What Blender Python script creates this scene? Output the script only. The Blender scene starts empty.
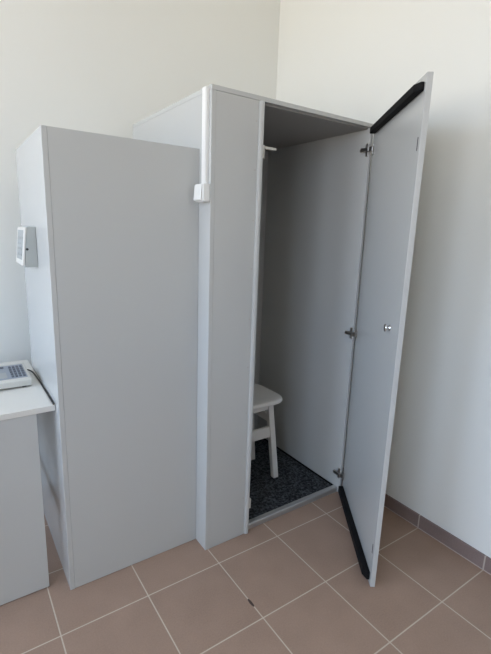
import bpy, bmesh, math, random
from mathutils import Vector, Matrix
random.seed(4)
S = bpy.context.scene
COL = S.collection

# ---------------------------------------------------------------- helpers
def new_mat(name, col, rough=0.5, spec=0.5, metal=0.0, bump=0.0, bscale=60.0, vary=0.0, vscale=3.0, coat=0.0):
    m = bpy.data.materials.new(name); m.use_nodes = True
    nt = m.node_tree; b = nt.nodes['Principled BSDF']
    b.inputs['Base Color'].default_value = (*col, 1)
    b.inputs['Roughness'].default_value = rough
    b.inputs['Metallic'].default_value = metal
    b.inputs['Specular IOR Level'].default_value = spec
    b.inputs['Coat Weight'].default_value = coat
    b.inputs['Coat Roughness'].default_value = 0.08
    tc = nt.nodes.new('ShaderNodeTexCoord')
    if vary:
        n = nt.nodes.new('ShaderNodeTexNoise'); n.inputs['Scale'].default_value = vscale; n.inputs['Detail'].default_value = 4
        nt.links.new(tc.outputs['Object'], n.inputs['Vector'])
        mr = nt.nodes.new('ShaderNodeMapRange')
        mr.inputs['To Min'].default_value = 1 - vary; mr.inputs['To Max'].default_value = 1 + vary
        nt.links.new(n.outputs['Fac'], mr.inputs['Value'])
        mx = nt.nodes.new('ShaderNodeVectorMath'); mx.operation = 'SCALE'
        mx.inputs[0].default_value = col
        nt.links.new(mr.outputs['Result'], mx.inputs['Scale'])
        nt.links.new(mx.outputs['Vector'], b.inputs['Base Color'])
    if bump:
        n = nt.nodes.new('ShaderNodeTexNoise'); n.inputs['Scale'].default_value = bscale; n.inputs['Detail'].default_value = 3
        nt.links.new(tc.outputs['Object'], n.inputs['Vector'])
        bp = nt.nodes.new('ShaderNodeBump'); bp.inputs['Strength'].default_value = bump; bp.inputs['Distance'].default_value = 0.002
        nt.links.new(n.outputs['Fac'], bp.inputs['Height'])
        nt.links.new(bp.outputs['Normal'], b.inputs['Normal'])
    return m

def box(bm, lo, hi, bev=0.0, seg=2, M=None):
    lo = Vector(lo); hi = Vector(hi)
    t = bmesh.new()
    bmesh.ops.create_cube(t, size=1)
    for v in t.verts:
        v.co = Vector(((lo[i] + hi[i]) / 2 + v.co[i] * (hi[i] - lo[i]) for i in range(3)))
    if bev: bmesh.ops.bevel(t, geom=t.edges[:], offset=bev, segments=seg, profile=.5, affect='EDGES')
    merge(bm, t, M)

def merge(bm, t, M=None):
    if M is not None: bmesh.ops.transform(t, matrix=M, verts=t.verts)
    bmesh.ops.recalc_face_normals(t, faces=t.faces)
    me = bpy.data.meshes.new('t'); t.to_mesh(me); t.free()
    bm.from_mesh(me); bpy.data.meshes.remove(me)

def prism(bm, pts, axis, a, b, bev=0.0, M=None):
    """polygon pts in the two other axes, extruded along axis from a to b"""
    t = bmesh.new()
    def mk(p, k):
        c = list(p); c.insert(axis, k); return t.verts.new(c)
    A = [mk(p, a) for p in pts]; B = [mk(p, b) for p in pts]
    t.faces.new(A); t.faces.new(B[::-1])
    for i in range(len(pts)):
        j = (i + 1) % len(pts); t.faces.new((A[i], B[i], B[j], A[j]))
    if bev: bmesh.ops.bevel(t, geom=t.edges[:], offset=bev, segments=2, profile=.5, affect='EDGES')
    merge(bm, t, M)

def lathe(bm, prof, M, n=24):
    """prof: list of (radius, height) along local z"""
    t = bmesh.new(); rings = []
    for r, h in prof:
        if r < 1e-6: rings.append([t.verts.new((0, 0, h))])
        else: rings.append([t.verts.new((r * math.cos(2 * math.pi * k / n), r * math.sin(2 * math.pi * k / n), h)) for k in range(n)])
    for A, B in zip(rings, rings[1:]):
        for k in range(n):
            l = (k + 1) % n
            if len(A) == 1 and len(B) > 1: t.faces.new((A[0], B[k], B[l]))
            elif len(B) == 1 and len(A) > 1: t.faces.new((A[k], A[l], B[0]))
            elif len(A) > 1: t.faces.new((A[k], A[l], B[l], B[k]))
    merge(bm, t, M)

def tube(bm, pts, r, n=8):
    t = bmesh.new(); rings = []
    pts = [Vector(p) for p in pts]
    for i, p in enumerate(pts):
        d = (pts[min(i + 1, len(pts) - 1)] - pts[max(i - 1, 0)]).normalized()
        u = d.cross(Vector((0, 0, 1)))
        u = u.normalized() if u.length > 1e-3 else Vector((1, 0, 0))
        w = d.cross(u)
        rings.append([t.verts.new(p + (u * math.cos(2 * math.pi * k / n) + w * math.sin(2 * math.pi * k / n)) * r) for k in range(n)])
    for A, B in zip(rings, rings[1:]):
        for k in range(n):
            l = (k + 1) % n; t.faces.new((A[k], A[l], B[l], B[k]))
    t.faces.new(rings[0][::-1]); t.faces.new(rings[-1])
    merge(bm, t)

def smooth_path(pts, n=8):
    P = [Vector(p) for p in pts]; out = []
    for i in range(len(P) - 1):
        a, b, c, d = P[max(i - 1, 0)], P[i], P[i + 1], P[min(i + 2, len(P) - 1)]
        for k in range(n):
            s = k / n
            out.append(0.5 * ((2 * b) + (c - a) * s + (2 * a - 5 * b + 4 * c - d) * s * s + (3 * b - a - 3 * c + d) * s ** 3))
    return out + [P[-1]]

def empty(name, loc, label, cat, group=None):
    o = bpy.data.objects.new(name, None); COL.objects.link(o); o.location = loc
    o.empty_display_size = 0.1
    o['label'] = label; o['category'] = cat
    if group: o['group'] = group
    return o

def obj(name, bm, mat, parent=None, label=None, smooth=False):
    """bm is in world coordinates; the mesh is moved into its top-level thing's frame"""
    root = parent
    while root is not None and root.parent is not None: root = root.parent
    if root is not None: bmesh.ops.translate(bm, vec=-root.location, verts=bm.verts)
    me = bpy.data.meshes.new(name); bm.to_mesh(me); bm.free()
    me.materials.append(mat)
    if smooth:
        for p in me.polygons: p.use_smooth = True
    o = bpy.data.objects.new(name, me); COL.objects.link(o)
    if parent is not None: o.parent = parent
    if label: o['label'] = label
    return o

def pbox(name, lo, hi, mat, parent=None, bev=0.0, label=None, M=None):
    bm = bmesh.new(); box(bm, lo, hi, bev, 2, M)
    return obj(name, bm, mat, parent, label)

def struct(name, boxes, mat):
    bm = bmesh.new()
    for lo, hi in boxes: box(bm, lo, hi)
    o = obj(name, bm, mat); o['kind'] = 'structure'
    return o

# ---------------------------------------------------------------- materials
M_wall = new_mat('cream_wall_paint', (.81, .815, .785), rough=.2, spec=.5, bump=.12, bscale=25, vary=.012, vscale=1.2)
M_ceil = new_mat('white_ceiling_paint', (.86, .85, .82), rough=.8)
M_grey = new_mat('light_grey_melamine', (.525, .53, .52), rough=.2, spec=.5, bump=.05, bscale=260, vary=.012, vscale=2)
M_shade = new_mat('mid_grey_ceiling_shade', (.31, .30, .285), rough=.6)  # melamine grey darkened to paint in the shade under the booth's top
M_white = new_mat('white_melamine', (.70, .685, .645), rough=.3, spec=.5, bump=.04, bscale=200)
M_edge = new_mat('pale_edge_banding', (.62, .625, .62), rough=.4)
M_plastic = new_mat('white_plastic', (.82, .82, .80), rough=.35)
M_gplastic = new_mat('grey_plastic', (.42, .44, .43), rough=.45, bump=.05, bscale=300)
M_cplastic = new_mat('cream_plastic', (.60, .59, .55), rough=.42)
M_black = new_mat('black_foam_rubber', (.006, .006, .007), rough=.8, spec=.2, bump=.5, bscale=220)
M_dark = new_mat('dark_recess', (.025, .025, .028), rough=.7)
M_cable = new_mat('black_cable', (.012, .012, .014), rough=.5)
M_chrome = new_mat('chrome', (.75, .75, .76), rough=.12, metal=1)
M_nickel = new_mat('dull_nickel', (.46, .43, .40), rough=.28, metal=1)
M_alu = new_mat('brushed_aluminium', (.52, .52, .51), rough=.42, metal=.7)
M_stool = new_mat('white_painted_wood', (.83, .81, .77), rough=.4, spec=.5, bump=.08, bscale=40)
M_lcd = new_mat('grey_display', (.36, .38, .385), rough=.5)
M_keys = new_mat('dark_grey_keys', (.10, .115, .145), rough=.45)
M_orange = new_mat('orange_plastic', (.6, .19, .09), rough=.45)
M_skin = new_mat('blue_grey_keypad_overlay', (.27, .30, .35), rough=.4)

def floor_mat(name, col, grout, tile=.333, gw=.0045, stain=None, rough=.52):
    m = bpy.data.materials.new(name); m.use_nodes = True
    nt = m.node_tree; N = nt.nodes; L = nt.links; b = N['Principled BSDF']
    geo = N.new('ShaderNodeTexCoord')
    sep = N.new('ShaderNodeSeparateXYZ'); L.new(geo.outputs['Object'], sep.inputs[0])
    def math_(op, a, bv=None, c=None):
        n = N.new('ShaderNodeMath'); n.operation = op
        for i, v in enumerate((a, bv, c)):
            if v is None: continue
            if isinstance(v, (int, float)): n.inputs[i].default_value = v
            else: L.new(v, n.inputs[i])
        return n.outputs[0]
    def line(o):   # 1 on grout: distance to nearest multiple of tile
        s = math_('DIVIDE', o, tile)
        s = math_('ADD', s, .5)
        fr = math_('SUBTRACT', s, math_('FLOOR', s))
        ds = math_('MULTIPLY', math_('ABSOLUTE', math_('SUBTRACT', fr, .5)), tile)
        mr = N.new('ShaderNodeMapRange'); mr.interpolation_type = 'SMOOTHSTEP'
        mr.inputs['From Min'].default_value = gw * .35; mr.inputs['From Max'].default_value = gw * .75
        mr.inputs['To Min'].default_value = 1; mr.inputs['To Max'].default_value = 0
        L.new(ds, mr.inputs['Value']); return mr.outputs[0]
    lines = [line(sep.outputs['Y'])]
    if name.startswith('floor'): lines.append(line(sep.outputs['X']))
    if not name.startswith('floor'):      # joint where the tiles meet the floor
        mz = N.new('ShaderNodeMapRange'); mz.inputs['From Min'].default_value = .004; mz.inputs['From Max'].default_value = .006
        mz.inputs['To Min'].default_value = 1; mz.inputs['To Max'].default_value = 0
        L.new(sep.outputs['Z'], mz.inputs['Value']); lines.append(mz.outputs[0])
    g = lines[0] if len(lines) == 1 else math_('MAXIMUM', *lines)
    # per-tile tint
    fl = N.new('ShaderNodeVectorMath'); fl.operation = 'SCALE'; fl.inputs['Scale'].default_value = 1 / tile
    L.new(geo.outputs['Object'], fl.inputs[0])
    f2 = N.new('ShaderNodeVectorMath'); f2.operation = 'FLOOR'; L.new(fl.outputs[0], f2.inputs[0])
    wn = N.new('ShaderNodeTexWhiteNoise'); L.new(f2.outputs[0], wn.inputs['Vector'])
    n1 = N.new('ShaderNodeTexNoise'); n1.inputs['Scale'].default_value = 7; n1.inputs['Detail'].default_value = 6
    n2 = N.new('ShaderNodeTexNoise'); n2.inputs['Scale'].default_value = 170; n2.inputs['Detail'].default_value = 2
    for n in (n1, n2): L.new(geo.outputs['Object'], n.inputs['Vector'])
    v = math_('MULTIPLY_ADD', wn.outputs['Value'], .06, .97)
    v = math_('ADD', v, math_('MULTIPLY', math_('SUBTRACT', n1.outputs['Fac'], .5), .28))
    v = math_('ADD', v, math_('MULTIPLY', math_('SUBTRACT', n2.outputs['Fac'], .5), .30))
    sc = N.new('ShaderNodeVectorMath'); sc.operation = 'SCALE'; sc.inputs[0].default_value = col; L.new(v, sc.inputs['Scale'])
    mix = N.new('ShaderNodeMix'); mix.data_type = 'RGBA'
    L.new(g, mix.inputs['Factor']); L.new(sc.outputs[0], mix.inputs['A']); mix.inputs['B'].default_value = (*grout, 1)
    out = mix.outputs['Result']
    if stain:       # a small dark chip in one joint
        d = N.new('ShaderNodeVectorMath'); d.operation = 'SUBTRACT'; L.new(geo.outputs['Object'], d.inputs[0]); d.inputs[1].default_value = stain
        e = N.new('ShaderNodeVectorMath'); e.operation = 'MULTIPLY'; L.new(d.outputs[0], e.inputs[0]); e.inputs[1].default_value = (1 / .0055, 1 / .022, 0)
        le = N.new('ShaderNodeVectorMath'); le.operation = 'LENGTH'; L.new(e.outputs[0], le.inputs[0])
        k = math_('LESS_THAN', le.outputs['Value'], 1.0)
        m2 = N.new('ShaderNodeMix'); m2.data_type = 'RGBA'; L.new(k, m2.inputs['Factor']); L.new(out, m2.inputs['A'])
        m2.inputs['B'].default_value = (.06, .04, .035, 1); out = m2.outputs['Result']
    L.new(out, b.inputs['Base Color'])
    b.inputs['Specular IOR Level'].default_value = .3
    b.inputs['Roughness'].default_value = rough
    bp = N.new('ShaderNodeBump'); bp.inputs['Strength'].default_value = .5; bp.inputs['Distance'].default_value = .0012
    hh = math_('ADD', math_('SUBTRACT', 1.0, g), math_('MULTIPLY', n2.outputs['Fac'], .25))
    L.new(hh, bp.inputs['Height']); L.new(bp.outputs['Normal'], b.inputs['Normal'])
    return m
M_floor = floor_mat('floor_tiles', (.335, .232, .178), (.56, .475, .385), stain=(.6662, -.251, 0))
M_base = floor_mat('baseboard_tiles', (.235, .175, .16), (.48, .41, .36), gw=.006)

M_carpet = bpy.data.materials.new('charcoal_heather_carpet'); M_carpet.use_nodes = True
def _carpet():
    nt = M_carpet.node_tree; N = nt.nodes; L = nt.links; b = N['Principled BSDF']
    tc = N.new('ShaderNodeTexCoord')
    n = N.new('ShaderNodeTexNoise'); n.inputs['Scale'].default_value = 78; n.inputs['Detail'].default_value = 3; n.inputs['Roughness'].default_value = .7
    L.new(tc.outputs['Object'], n.inputs['Vector'])
    r = N.new('ShaderNodeValToRGB'); r.color_ramp.elements[0].position = .42; r.color_ramp.elements[0].color = (.016, .018, .021, 1)
    r.color_ramp.elements[1].position = .70; r.color_ramp.elements[1].color = (.135, .145, .16, 1)
    L.new(n.outputs['Fac'], r.inputs['Fac']); L.new(r.outputs['Color'], b.inputs['Base Color'])
    b.inputs['Roughness'].default_value = .95; b.inputs['Specular IOR Level'].default_value = .1
    bp = N.new('ShaderNodeBump'); bp.inputs['Strength'].default_value = .8; bp.inputs['Distance'].default_value = .004
    L.new(n.outputs['Fac'], bp.inputs['Height']); L.new(bp.outputs['Normal'], b.inputs['Normal'])
_carpet()

# ---------------------------------------------------------------- the room
XL, XR, YB, YF, ZC = -2.0, 1.662, 1.035, -4.9, 3.35
struct('floor', [((XL - .3, YF - .2, -.08), (XR + .2, YB + .2, 0))], M_floor)
struct('ceiling', [((XL - .3, YF - .2, ZC), (XR + .2, YB + .2, ZC + .1))], M_ceil)
struct('wall_back', [((XL - .3, YB, 0), (XR + .2, YB + .2, ZC))], M_wall)
struct('wall_right', [((XR, YF, 0), (XR + .2, YB, ZC))], M_wall)
struct('wall_front', [((XL - .3, YF - .2, 0), (XR + .2, YF, ZC))], M_wall)
W0, W1 = .92, 2.95
WIN = [(-2.85, -1.15), (-.65, .75)]
wl = [((XL - .3, YF, 0), (XL, YB, W0)), ((XL - .3, YF, W1), (XL, YB, ZC))]
ys = [YF] + [y for w in sorted(WIN) for y in w] + [YB]
for a, b in zip(ys[0::2], ys[1::2]): wl.append(((XL - .3, a, W0), (XL, b, W1)))
struct('wall_left', wl, M_wall)
for k, (a, b) in enumerate(WIN):
    fr = []
    x0, x1 = XL - .17, XL - .10
    for y0, y1 in ((a, a + .06), (b - .06, b), ((a + b) / 2 - .05, (a + b) / 2 + .05)): fr.append(((x0, y0, W0), (x1, y1, W1)))
    for z0, z1 in ((W0, W0 + .07), (W1 - .07, W1), (2.28, 2.36)): fr.append(((x0, a, z0), (x1, b, z1)))
    struct('window_%d' % (k + 1), fr, M_plastic)
struct('baseboard_right', [((XR - .010, YF, .0), (XR, YB, .072))], M_base)

# ---------------------------------------------------------------- audiometric booth
BX0, BX1, BY0, BY1, BH, T = .651, 1.547, .100, .932, 1.980, .018
JX = .868                      # where the front panel ends
booth = empty('audiometric_booth', (BX0, BY0, 0), 'tall light grey wooden hearing booth standing open with its door swung out', 'booth')
pbox('side_panel', (BX0, BY0, .001), (BX0 + T, BY1, BH - T), M_grey, booth, .0012)
pbox('side_panel', (BX1 - T, BY0, .001), (BX1, BY1, BH - T), M_grey, booth, .0012)
pbox('top_panel', (BX0, BY0, BH - T + .0005), (BX1, BY1, BH), M_grey, booth, .0012)
pbox('back_panel', (BX0 + T, BY1 - T, .001), (BX1 - T, BY1, BH - T), M_grey, booth)
pbox('ceiling_shade', (BX0 + T + .0005, BY0 + T + .002, BH - T - .006), (BX1 - T - .0005, BY1 - T - .0005, BH - T), M_shade, booth, 0, 'added ceiling sheet, coloured darker grey for the shade inside the booth')  # added sheet; its darker grey stands in for shade on the booth's ceiling
pbox('floor_panel', (BX0 + T, BY0 + T + .022, .001), (BX1 - T, BY1 - T, .014), M_grey, booth)
fp = pbox('front_panel', (BX0 + T + .0004, BY0 + .0008, .001), (JX - .0004, BY0 + T, BH - T - .0004), M_grey, booth, .0006)
for z in (1.885, 1.70, 1.50, 1.30, 1.08, .86, .64, .42, .20):
    bm = bmesh.new(); lathe(bm, [(0, .0022), (.0026, .0016), (.0032, 0)], Matrix.Translation((.857, BY0 + .0016, z)) @ Matrix.Rotation(math.pi / 2, 4, 'X'), 12)
    obj('screw', bm, M_nickel, fp)
bm = bmesh.new(); prism(bm, [(JX, BY0 + .03), (JX, BY0 - .004), (JX + .008, BY0 - .0085), (JX + .013, BY0 - .0085), (JX + .020, BY0 - .0085), (JX + .020, BY0 + .03)], 2, .002, BH - T - .001, .0008)
obj('door_jamb', bm, M_grey, booth)
bm = bmesh.new(); prism(bm, [(BY0 + .014, .0005), (BY0 + .014, .025), (BY0 + .018, .030), (BY0 + .042, .030), (BY0 + .042, .0005)], 0, JX + .021, BX1 - T - .0005, .0008)
obj('threshold', bm, M_alu, booth, 'grey metal threshold strip')
# spring catches on the jamb, top and bottom
for z in (1.783, .165):
    bm = bmesh.new()
    box(bm, (JX + .0205, BY0 + .0, z - .034), (JX + .036, BY0 + .028, z + .018), .0015)
    if z > 1: box(bm, (JX + .030, BY0 + .006, z + .006), (JX + .100, BY0 + .026, z + .016), .002)
    else: box(bm, (JX + .030, BY0 + .002, z - .012), (JX + .037, BY0 + .016, z + .012), .002)
    obj('catch', bm, M_cplastic, booth, 'pale plastic spring catch')

# door, hinged at the right side panel, 54 degrees open
PH = .9367 - .0037 + math.pi
D = Vector((math.cos(PH), math.sin(PH), 0)); Nn = Vector((-D.y, D.x, 0))       # along the door / towards its outer face
HP = Vector((1.5475, .0965, 0))
DM = Matrix(((D.x, Nn.x, 0, HP.x), (D.y, Nn.y, 0, HP.y), (0, 0, 1, 0), (0, 0, 0, 1)))
if Nn.x < 0: raise RuntimeError
DW, DTH, DZ0, DZ1 = .690, .020, .004, 1.982
door = pbox('door', (.002, 0, DZ0), (DW, DTH, DZ1), M_grey, booth, .0012, M=DM)
def seal(za, zb, pr, s0, s1):
    bm = bmesh.new()
    prism(bm, [(s0, -.0005), (s0, -pr), (s1 - .030, -pr), (s1, -pr * .45), (s1, -.0005)], 2, za, zb, .003, DM)
    return obj('seal', bm, M_black, door, 'black foam sealing strip')
seal(1.929, 1.957, .027, .030, .676)
seal(.022, .060, .027, .030, .672)
bm = bmesh.new()
KM = DM @ Matrix.Translation((.583, 0, 1.104)) @ Matrix.Rotation(math.pi / 2, 4, 'X')
lathe(bm, [(0, .0), (.0125, 0), (.0125, .003), (.006, .005), (.006, .011), (.0125, .014), (.0155, .0175), (.0150, .0205), (.011, .0225), (0, .0235)], KM)
obj('knob', bm, M_chrome, door, 'small round chrome knob', smooth=True)
for z in (1.765, .172):
    bm = bmesh.new()
    box(bm, (.664, -.0008, z - .022), (.671, .001, z + .022), .0006, 1, DM)
    obj('strike_slot', bm, M_dark, door)
for s, z in ((.608, 1.258), (.613, 1.156)):
    bm = bmesh.new(); lathe(bm, [(0, .0008), (.0022, .0006), (.0026, 0)], DM @ Matrix.Translation((s, 0, z)) @ Matrix.Rotation(math.pi / 2, 4, 'X'), 10)
    obj('screw_hole', bm, M_gplastic, door)
# concealed hinges: cross plate on the side panel, arm and cup
for z in (1.861, .946, .122):
    h = bmesh.new(); x = BX1 - T
    box(h, (x - .006, .102, z - .030), (x - .0003, .117, z + .030), .0012)
    box(h, (x - .018, .090, z - .009), (x - .0065, .142, z + .009), .002)
    box(h, (x - .015, .068, z - .011), (x - .004, .091, z + .011), .002)
    hg = obj('hinge', h, M_nickel, booth, 'dull metal concealed hinge')
    bm = bmesh.new()
    box(bm, (.020, -.006, z - .024), (.036, -.0004, z + .024), .0012, 2, DM)
    box(bm, (.014, -.011, z - .009), (.028, -.005, z + .009), .002, 2, DM)
    obj('hinge_cup', bm, M_nickel, hg)

# ---------------------------------------------------------------- carpet and stool in the booth
bm = bmesh.new(); box(bm, (BX0 + T + .004, BY0 + .0435, .0145), (BX1 - T - .006, BY1 - T - .004, .0215), .002)
cp = obj('carpet', bm, M_carpet); cp['label'] = 'charcoal flecked carpet covering the floor inside the booth'; cp['category'] = 'carpet'
bm = bmesh.new()
box(bm, (BX1 - T - .0058, BY0 + .0435, .0145), (BX1 - T - .0008, BY1 - T - .001, .030), .001)
obj('edge_strip', bm, M_black, cp, 'black edging strip along the wall')

SX, SY, SZ = 1.130, .520, .0215
stool = empty('stool', (SX, SY, SZ), 'white painted wooden stool on the charcoal carpet inside the booth', 'stool')
def seat():
    bm = bmesh.new(); a, b, n = .196, .163, 64
    def ring(s, z):
        vs = []
        for k in range(n):
            th = 2 * math.pi * k / n; c, d = math.cos(th), math.sin(th); e = 2 / 5.0
            vs.append(bm.verts.new((SX + (a + s) * math.copysign(abs(c) ** e, c), SY + (b + s) * math.copysign(abs(d) ** e, d), z)))
        return vs
    R = [ring(-.010, .506), ring(-.002, .508), ring(0, .512), ring(0, .522), ring(-.003, .529), ring(-.012, .533), ring(-.06, .532), ring(-.12, .530)]
    for A, B in zip(R, R[1:]):
        for k in range(n):
            l = (k + 1) % n; bm.faces.new((A[k], A[l], B[l], B[k]))
    bm.faces.new(R[0][::-1]); bm.faces.new(R[-1])
    return bm
obj('seat', seat(), M_stool, stool, smooth=True)
def leg_at(sx, sy, z):
    t = (.506 - z) / (.506 - SZ)
    return SX + sx * (.112 + .050 * t), SY + sy * (.098 + .022 * t)
for sx, sy in ((1, -1), (1, 1), (-1, -1), (-1, 1)):
    t = bmesh.new(); w = (.018, .015)
    x0, y0 = leg_at(sx, sy, SZ); x1, y1 = leg_at(sx, sy, .508)
    vs = [t.verts.new((x + i * w[0], y + j * w[1], z)) for x, y, z in ((x0, y0, SZ + .0005), (x1, y1, .508)) for i, j in ((-1, -1), (1, -1), (1, 1), (-1, 1))]
    t.faces.new(vs[:4]); t.faces.new(vs[4:])
    for k in range(4): t.faces.new((vs[k], vs[(k + 1) % 4], vs[4 + (k + 1) % 4], vs[4 + k]))
    bmesh.ops.recalc_face_normals(t, faces=t.faces)
    bmesh.ops.bevel(t, geom=t.edges[:], offset=.003, segments=2, profile=.5, affect='EDGES')
    obj('leg', t, M_stool, stool)
for sy in (-1, 1):
    x, y = leg_at(1, sy, .33)
    pbox('stretcher', (2 * SX - x, y - .009, .290), (x, y + .009, .354), M_stool, stool, .002)
    x, y = leg_at(1, sy, .47)
    pbox('apron', (2 * SX - x, y - .009, .460), (x, y + .009, .5055), M_stool, stool, .002)
for sx in (-1, 1):
    x, y = leg_at(sx, 1, .38)
    pbox('stretcher', (x - .009, 2 * SY - y, .375), (x + .009, y, .420), M_stool, stool, .002)

# ---------------------------------------------------------------- lower grey cabinet to the left of the booth
CX0, CX1, CY0, CY1, CH = .0760, .6500, .1915, .800, 1.767
cab = empty('cabinet', (CX0, CY0, 0), 'lower light grey cabinet with a plain front, against the left side of the booth', 'cabinet')
pbox('side_panel', (CX0, CY0, .001), (CX0 + T, CY1, CH), M_grey, cab, .0012)
pbox('side_panel', (CX1 - T, CY0 + .0175, .001), (CX1, CY1, CH - T), M_grey, cab)
pbox('front_panel', (CX0 + T + .0004, CY0 + .0006, .002), (CX1, CY0 + .017, CH), M_grey, cab, .0004)
pbox('top_panel', (CX0 + T, CY0 + .0175, CH - T), (CX1, CY1, CH - .0005), M_grey, cab)
pbox('back_panel', (CX0 + T, CY1 - .008, .02), (CX1 - T, CY1, CH - T), M_grey, cab)

# ---------------------------------------------------------------- cable trunking and switch on the booth's side
tr = empty('cable_trunking', (BX0, .14, 1.64), 'slim white plastic cable trunking running up the left side of the booth', 'trunking')
bm = bmesh.new(); box(bm, (BX0 - .013, .116, 1.630), (BX0 - .0003, .148, 1.974), .0015)
obj('channel', bm, M_plastic, tr)
bm = bmesh.new(); box(bm, (BX0 - .0155, .118, 1.630), (BX0 - .0132, .146, 1.9735), .0008)
obj('cover', bm, M_plastic, tr)
sw = empty('switch', (BX0, .15, 1.6), 'white surface mounted switch box at the lower end of the cable trunking', 'switch')
bm = bmesh.new(); box(bm, (BX0 - .032, .1010, 1.562), (BX0 - .0003, .168, 1.6295), .004)
obj('back_box', bm, M_plastic, sw)
bm = bmesh.new(); prism(bm, [(BX0 - .0325, 1.566), (BX0 - .041, 1.568), (BX0 - .036, 1.625), (BX0 - .0325, 1.626)], 1, .105, .164, .0025)
obj('rocker', bm, M_plastic, sw)

# ---------------------------------------------------------------- control panel on the cabinet's left side
px = CX0 - .0004
cpn = empty('control_panel', (px, .5, 1.37), 'small grey and white wedge shaped control panel on the left side of the cabinet', 'control panel')
def wedge(o0, o1, y0, y1, z0, z1, bev, back=None):
    """o0/o1: how far it stands off at bottom / top"""
    bm = bmesh.new()
    b0, b1 = (0, 0) if back is None else back
    prism(bm, [(px - b0, z0), (px - o0, z0), (px - o1, z1), (px - b1, z1)], 1, y0, y1, bev)
    return bm
YA, YZ, ZA, ZZ = .42, .62, 1.294, 1.446
obj('housing', wedge(.046, .030, YA, YZ, ZA, ZZ, .002), M_gplastic, cpn)
bz = obj('bezel', wedge(.0535, .0375, YA - .001, YZ - .01, ZA + .006, ZZ - .003, .002, (.0465, .0305)), M_white, cpn, 'white front bezel')
def onface(y, z, h):   # point on the sloping front
    t = (z - ZA) / (ZZ - ZA)
    return Vector((px - .0535 + .016 * t - h, y, z))
def facebox(y0, y1, z0, z1, h):
    bm = bmesh.new(); t = (z0 - ZA) / (ZZ - ZA); u = (z1 - ZA) / (ZZ - ZA)
    a = .0535 - .016 * t; b = .0535 - .016 * u
    prism(bm, [(px - a + .001, z0), (px - a - h, z0), (px - b - h, z1), (px - b + .001, z1)], 1, y0, y1)
    return bm
obj('display', facebox(YA + .026, YZ - .03, ZA + .026, ZZ - .014, .0006), M_lcd, cpn, 'grey display')
for i, z in enumerate((1.335, 1.356, 1.377, 1.398)):
    for y in (.456, .498, .540):
        obj('button', facebox(y, y + .030, z, z + .009, .0022), M_lcd, cpn)
bm = bmesh.new(); lathe(bm, [(0, .001), (.004, .001), (.0048, 0)], Matrix.Translation((px - .034, YA - .0002, 1.362)) @ Matrix.Rotation(math.pi / 2, 4, 'X'), 16)
obj('jack_socket', bm, M_dark, cpn, 'small black round socket')

# ---------------------------------------------------------------- desk
desk = empty('desk', (-.4, .55, 0), 'white topped desk with a light grey front panel at the left edge, beside the cabinet', 'desk')
DT = .787
pbox('desktop', (-.56, .252, DT - .022), (.0745, .93, DT), M_white, desk, .0015)
pbox('front_panel', (-.26, .256, .004), (.0085, .274, DT - .0225), M_grey, desk, .001, 'light grey panel')
pbox('rear_rail', (-.5, .90, .55), (.0085, .918, DT - .0225), M_grey, desk, .001)
pbox('shadow_rail', (-.02, .276, .33), (.0, .898, .38), M_grey, desk, .001)  # unseen rail, added to throw a shadow band on the cabinet's side
for x in (-.53, -.02):
    bm = bmesh.new(); box(bm, (x, .878, .001), (x + .028, .899, DT - .0225), .002); obj('leg', bm, M_grey, desk)
bm = bmesh.new(); box(bm, (-.53, .276, .001), (-.502, .30, DT - .0225), .002); obj('leg', bm, M_grey, desk)

# ---------------------------------------------------------------- keypad console on the desk
con = empty('keypad_console', (-.09, .7, DT), 'pale grey console with a keypad and a small screen lying on the desk', 'console')
KX0, KX1, KY0, KY1 = -.26, .033, .505, .715
KZ0, KZ1 = DT + .006, DT + .030      # front edge / rear edge stand: sloping top
def ktop(y): return DT + .038 + .012 * (y - KY0) / (KY1 - KY0)
bm = bmesh.new(); prism(bm, [(KY0, DT + .007), (KY0 - .004, ktop(KY0) - .004), (KY0 + .002, ktop(KY0)), (KY1, ktop(KY1)), (KY1, DT + .007)], 0, KX0, KX1, .003)
obj('housing', bm, M_cplastic, con)
for x in (KX0 + .02, KX1 - .035):
    for y in (KY0 + .012, KY1 - .027):
        pbox('foot', (x, y, DT + .0003), (x + .015, y + .015, DT + .0075), M_black, con)
def ktile(x0, x1, y0, y1, h, bev=.0008):
    bm = bmesh.new()
    prism(bm, [(y0, ktop(y0) - .001), (y0, ktop(y0) + h), (y1, ktop(y1) + h), (y1, ktop(y1) - .001)], 0, x0, x1, bev)
    return bm
obj('keypad_overlay', ktile(-.225, .022, KY0 + .022, KY1 - .022, .0012, .0004), M_skin, con, 'blue grey keypad area')
obj('display', ktile(-.125, -.052, KY0 + .034, KY0 + .100, .0022, .0004), M_lcd, con, 'grey liquid crystal screen')
for r in range(5):
    for c in range(4):
        y = KY0 + .034 + r * .029; x = -.036 + c * .0145
        obj('key', ktile(x, x + .0095, y, y + .019, .004), M_keys, con)
for c in range(4):
    x = -.135 + c * .022
    obj('key', ktile(x, x + .015, KY1 - .052, KY1 - .036, .004), M_orange if c == 0 else M_keys, con, 'orange key' if c == 0 else None)

# black cable lying along the desk's right edge
bm = bmesh.new()
zc = DT + .0034
tube(bm, smooth_path([(.005, .7175, zc + .012), (.016, .735, zc + .003), (.034, .748, zc), (.054, .735, zc), (.0655, .68, zc), (.069, .56, zc), (.0695, .42, zc), (.0695, .30, zc), (.0695, .256, zc)]), .003)
cb = obj('cable', bm, M_cable, smooth=True); cb['label'] = 'thin black cable from the keypad console along the right edge of the desk'; cb['category'] = 'cable'

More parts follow.
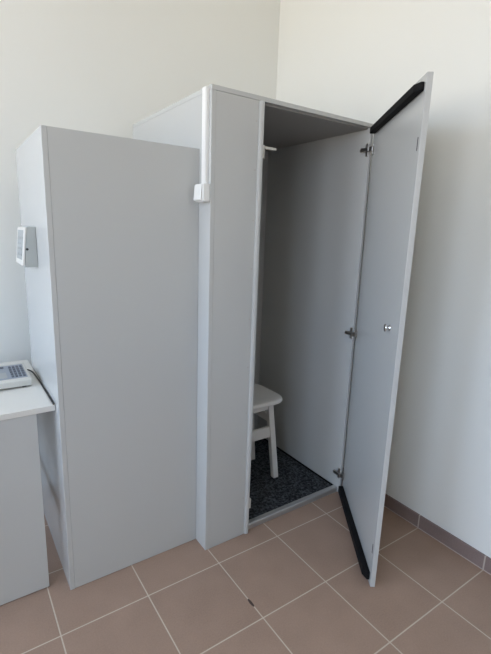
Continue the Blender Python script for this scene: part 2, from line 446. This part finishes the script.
# ---------------------------------------------------------------- daylight
w = bpy.data.worlds.new('daylight'); S.world = w; w.use_nodes = True
nt = w.node_tree; bg = nt.nodes['Background']
tc = nt.nodes.new('ShaderNodeTexCoord'); sp = nt.nodes.new('ShaderNodeSeparateXYZ'); nt.links.new(tc.outputs['Generated'], sp.inputs[0])
rp = nt.nodes.new('ShaderNodeValToRGB'); mr = nt.nodes.new('ShaderNodeMapRange')
mr.inputs['From Min'].default_value = -1; mr.inputs['From Max'].default_value = 1
nt.links.new(sp.outputs['Z'], mr.inputs['Value']); nt.links.new(mr.outputs['Result'], rp.inputs['Fac'])
cr = rp.color_ramp; cr.elements[0].position = 0; cr.elements[0].color = (.86, .81, .74, 1)
cr.elements[1].position = 1; cr.elements[1].color = (.60, .78, 1.05, 1)
e = cr.elements.new(.49); e.color = (.86, .81, .74, 1)
e = cr.elements.new(.53); e.color = (.62, .775, 1.01, 1)
nt.links.new(rp.outputs['Color'], bg.inputs['Color']); bg.inputs['Strength'].default_value = 8.6
for k, (a, b) in enumerate(WIN):
    L = bpy.data.lights.new('window_portal', 'AREA'); L.shape = 'RECTANGLE'; L.size = W1 - W0; L.size_y = b - a
    L.cycles.is_portal = True
    o = bpy.data.objects.new('window_portal', L); COL.objects.link(o)
    o.location = (XL - .25, (a + b) / 2, (W0 + W1) / 2); o.rotation_euler = (0, -math.pi / 2, 0)

# ---------------------------------------------------------------- camera
yaw, pitch, roll = .6035, -.2169, .0335
f = Vector((math.sin(yaw) * math.cos(pitch), math.cos(yaw) * math.cos(pitch), math.sin(pitch)))
r = Vector((math.cos(yaw), -math.sin(yaw), 0)); u = r.cross(f)
r2 = r * math.cos(roll) + u * math.sin(roll); u2 = -r * math.sin(roll) + u * math.cos(roll)
cd = bpy.data.cameras.new('camera'); cam = bpy.data.objects.new('camera', cd); COL.objects.link(cam)
cam.matrix_world = Matrix(((r2.x, u2.x, -f.x, -.2106), (r2.y, u2.y, -f.y, -1.4188), (r2.z, u2.z, -f.z, 1.4545), (0, 0, 0, 1)))
cd.sensor_fit = 'HORIZONTAL'; cd.sensor_width = 36; cd.lens = 432.65 * 36 / 491; cd.clip_start = .02
S.camera = cam

S.view_settings.view_transform = 'Standard'; S.view_settings.look = 'None'
S.view_settings.gamma = 1; S.view_settings.use_curve_mapping = False
S.view_settings.exposure = -0.08
S.cycles.max_bounces = 16; S.cycles.diffuse_bounces = 8; S.cycles.glossy_bounces = 6
S.cycles.sample_clamp_indirect = 8
S.cycles.use_denoising = True
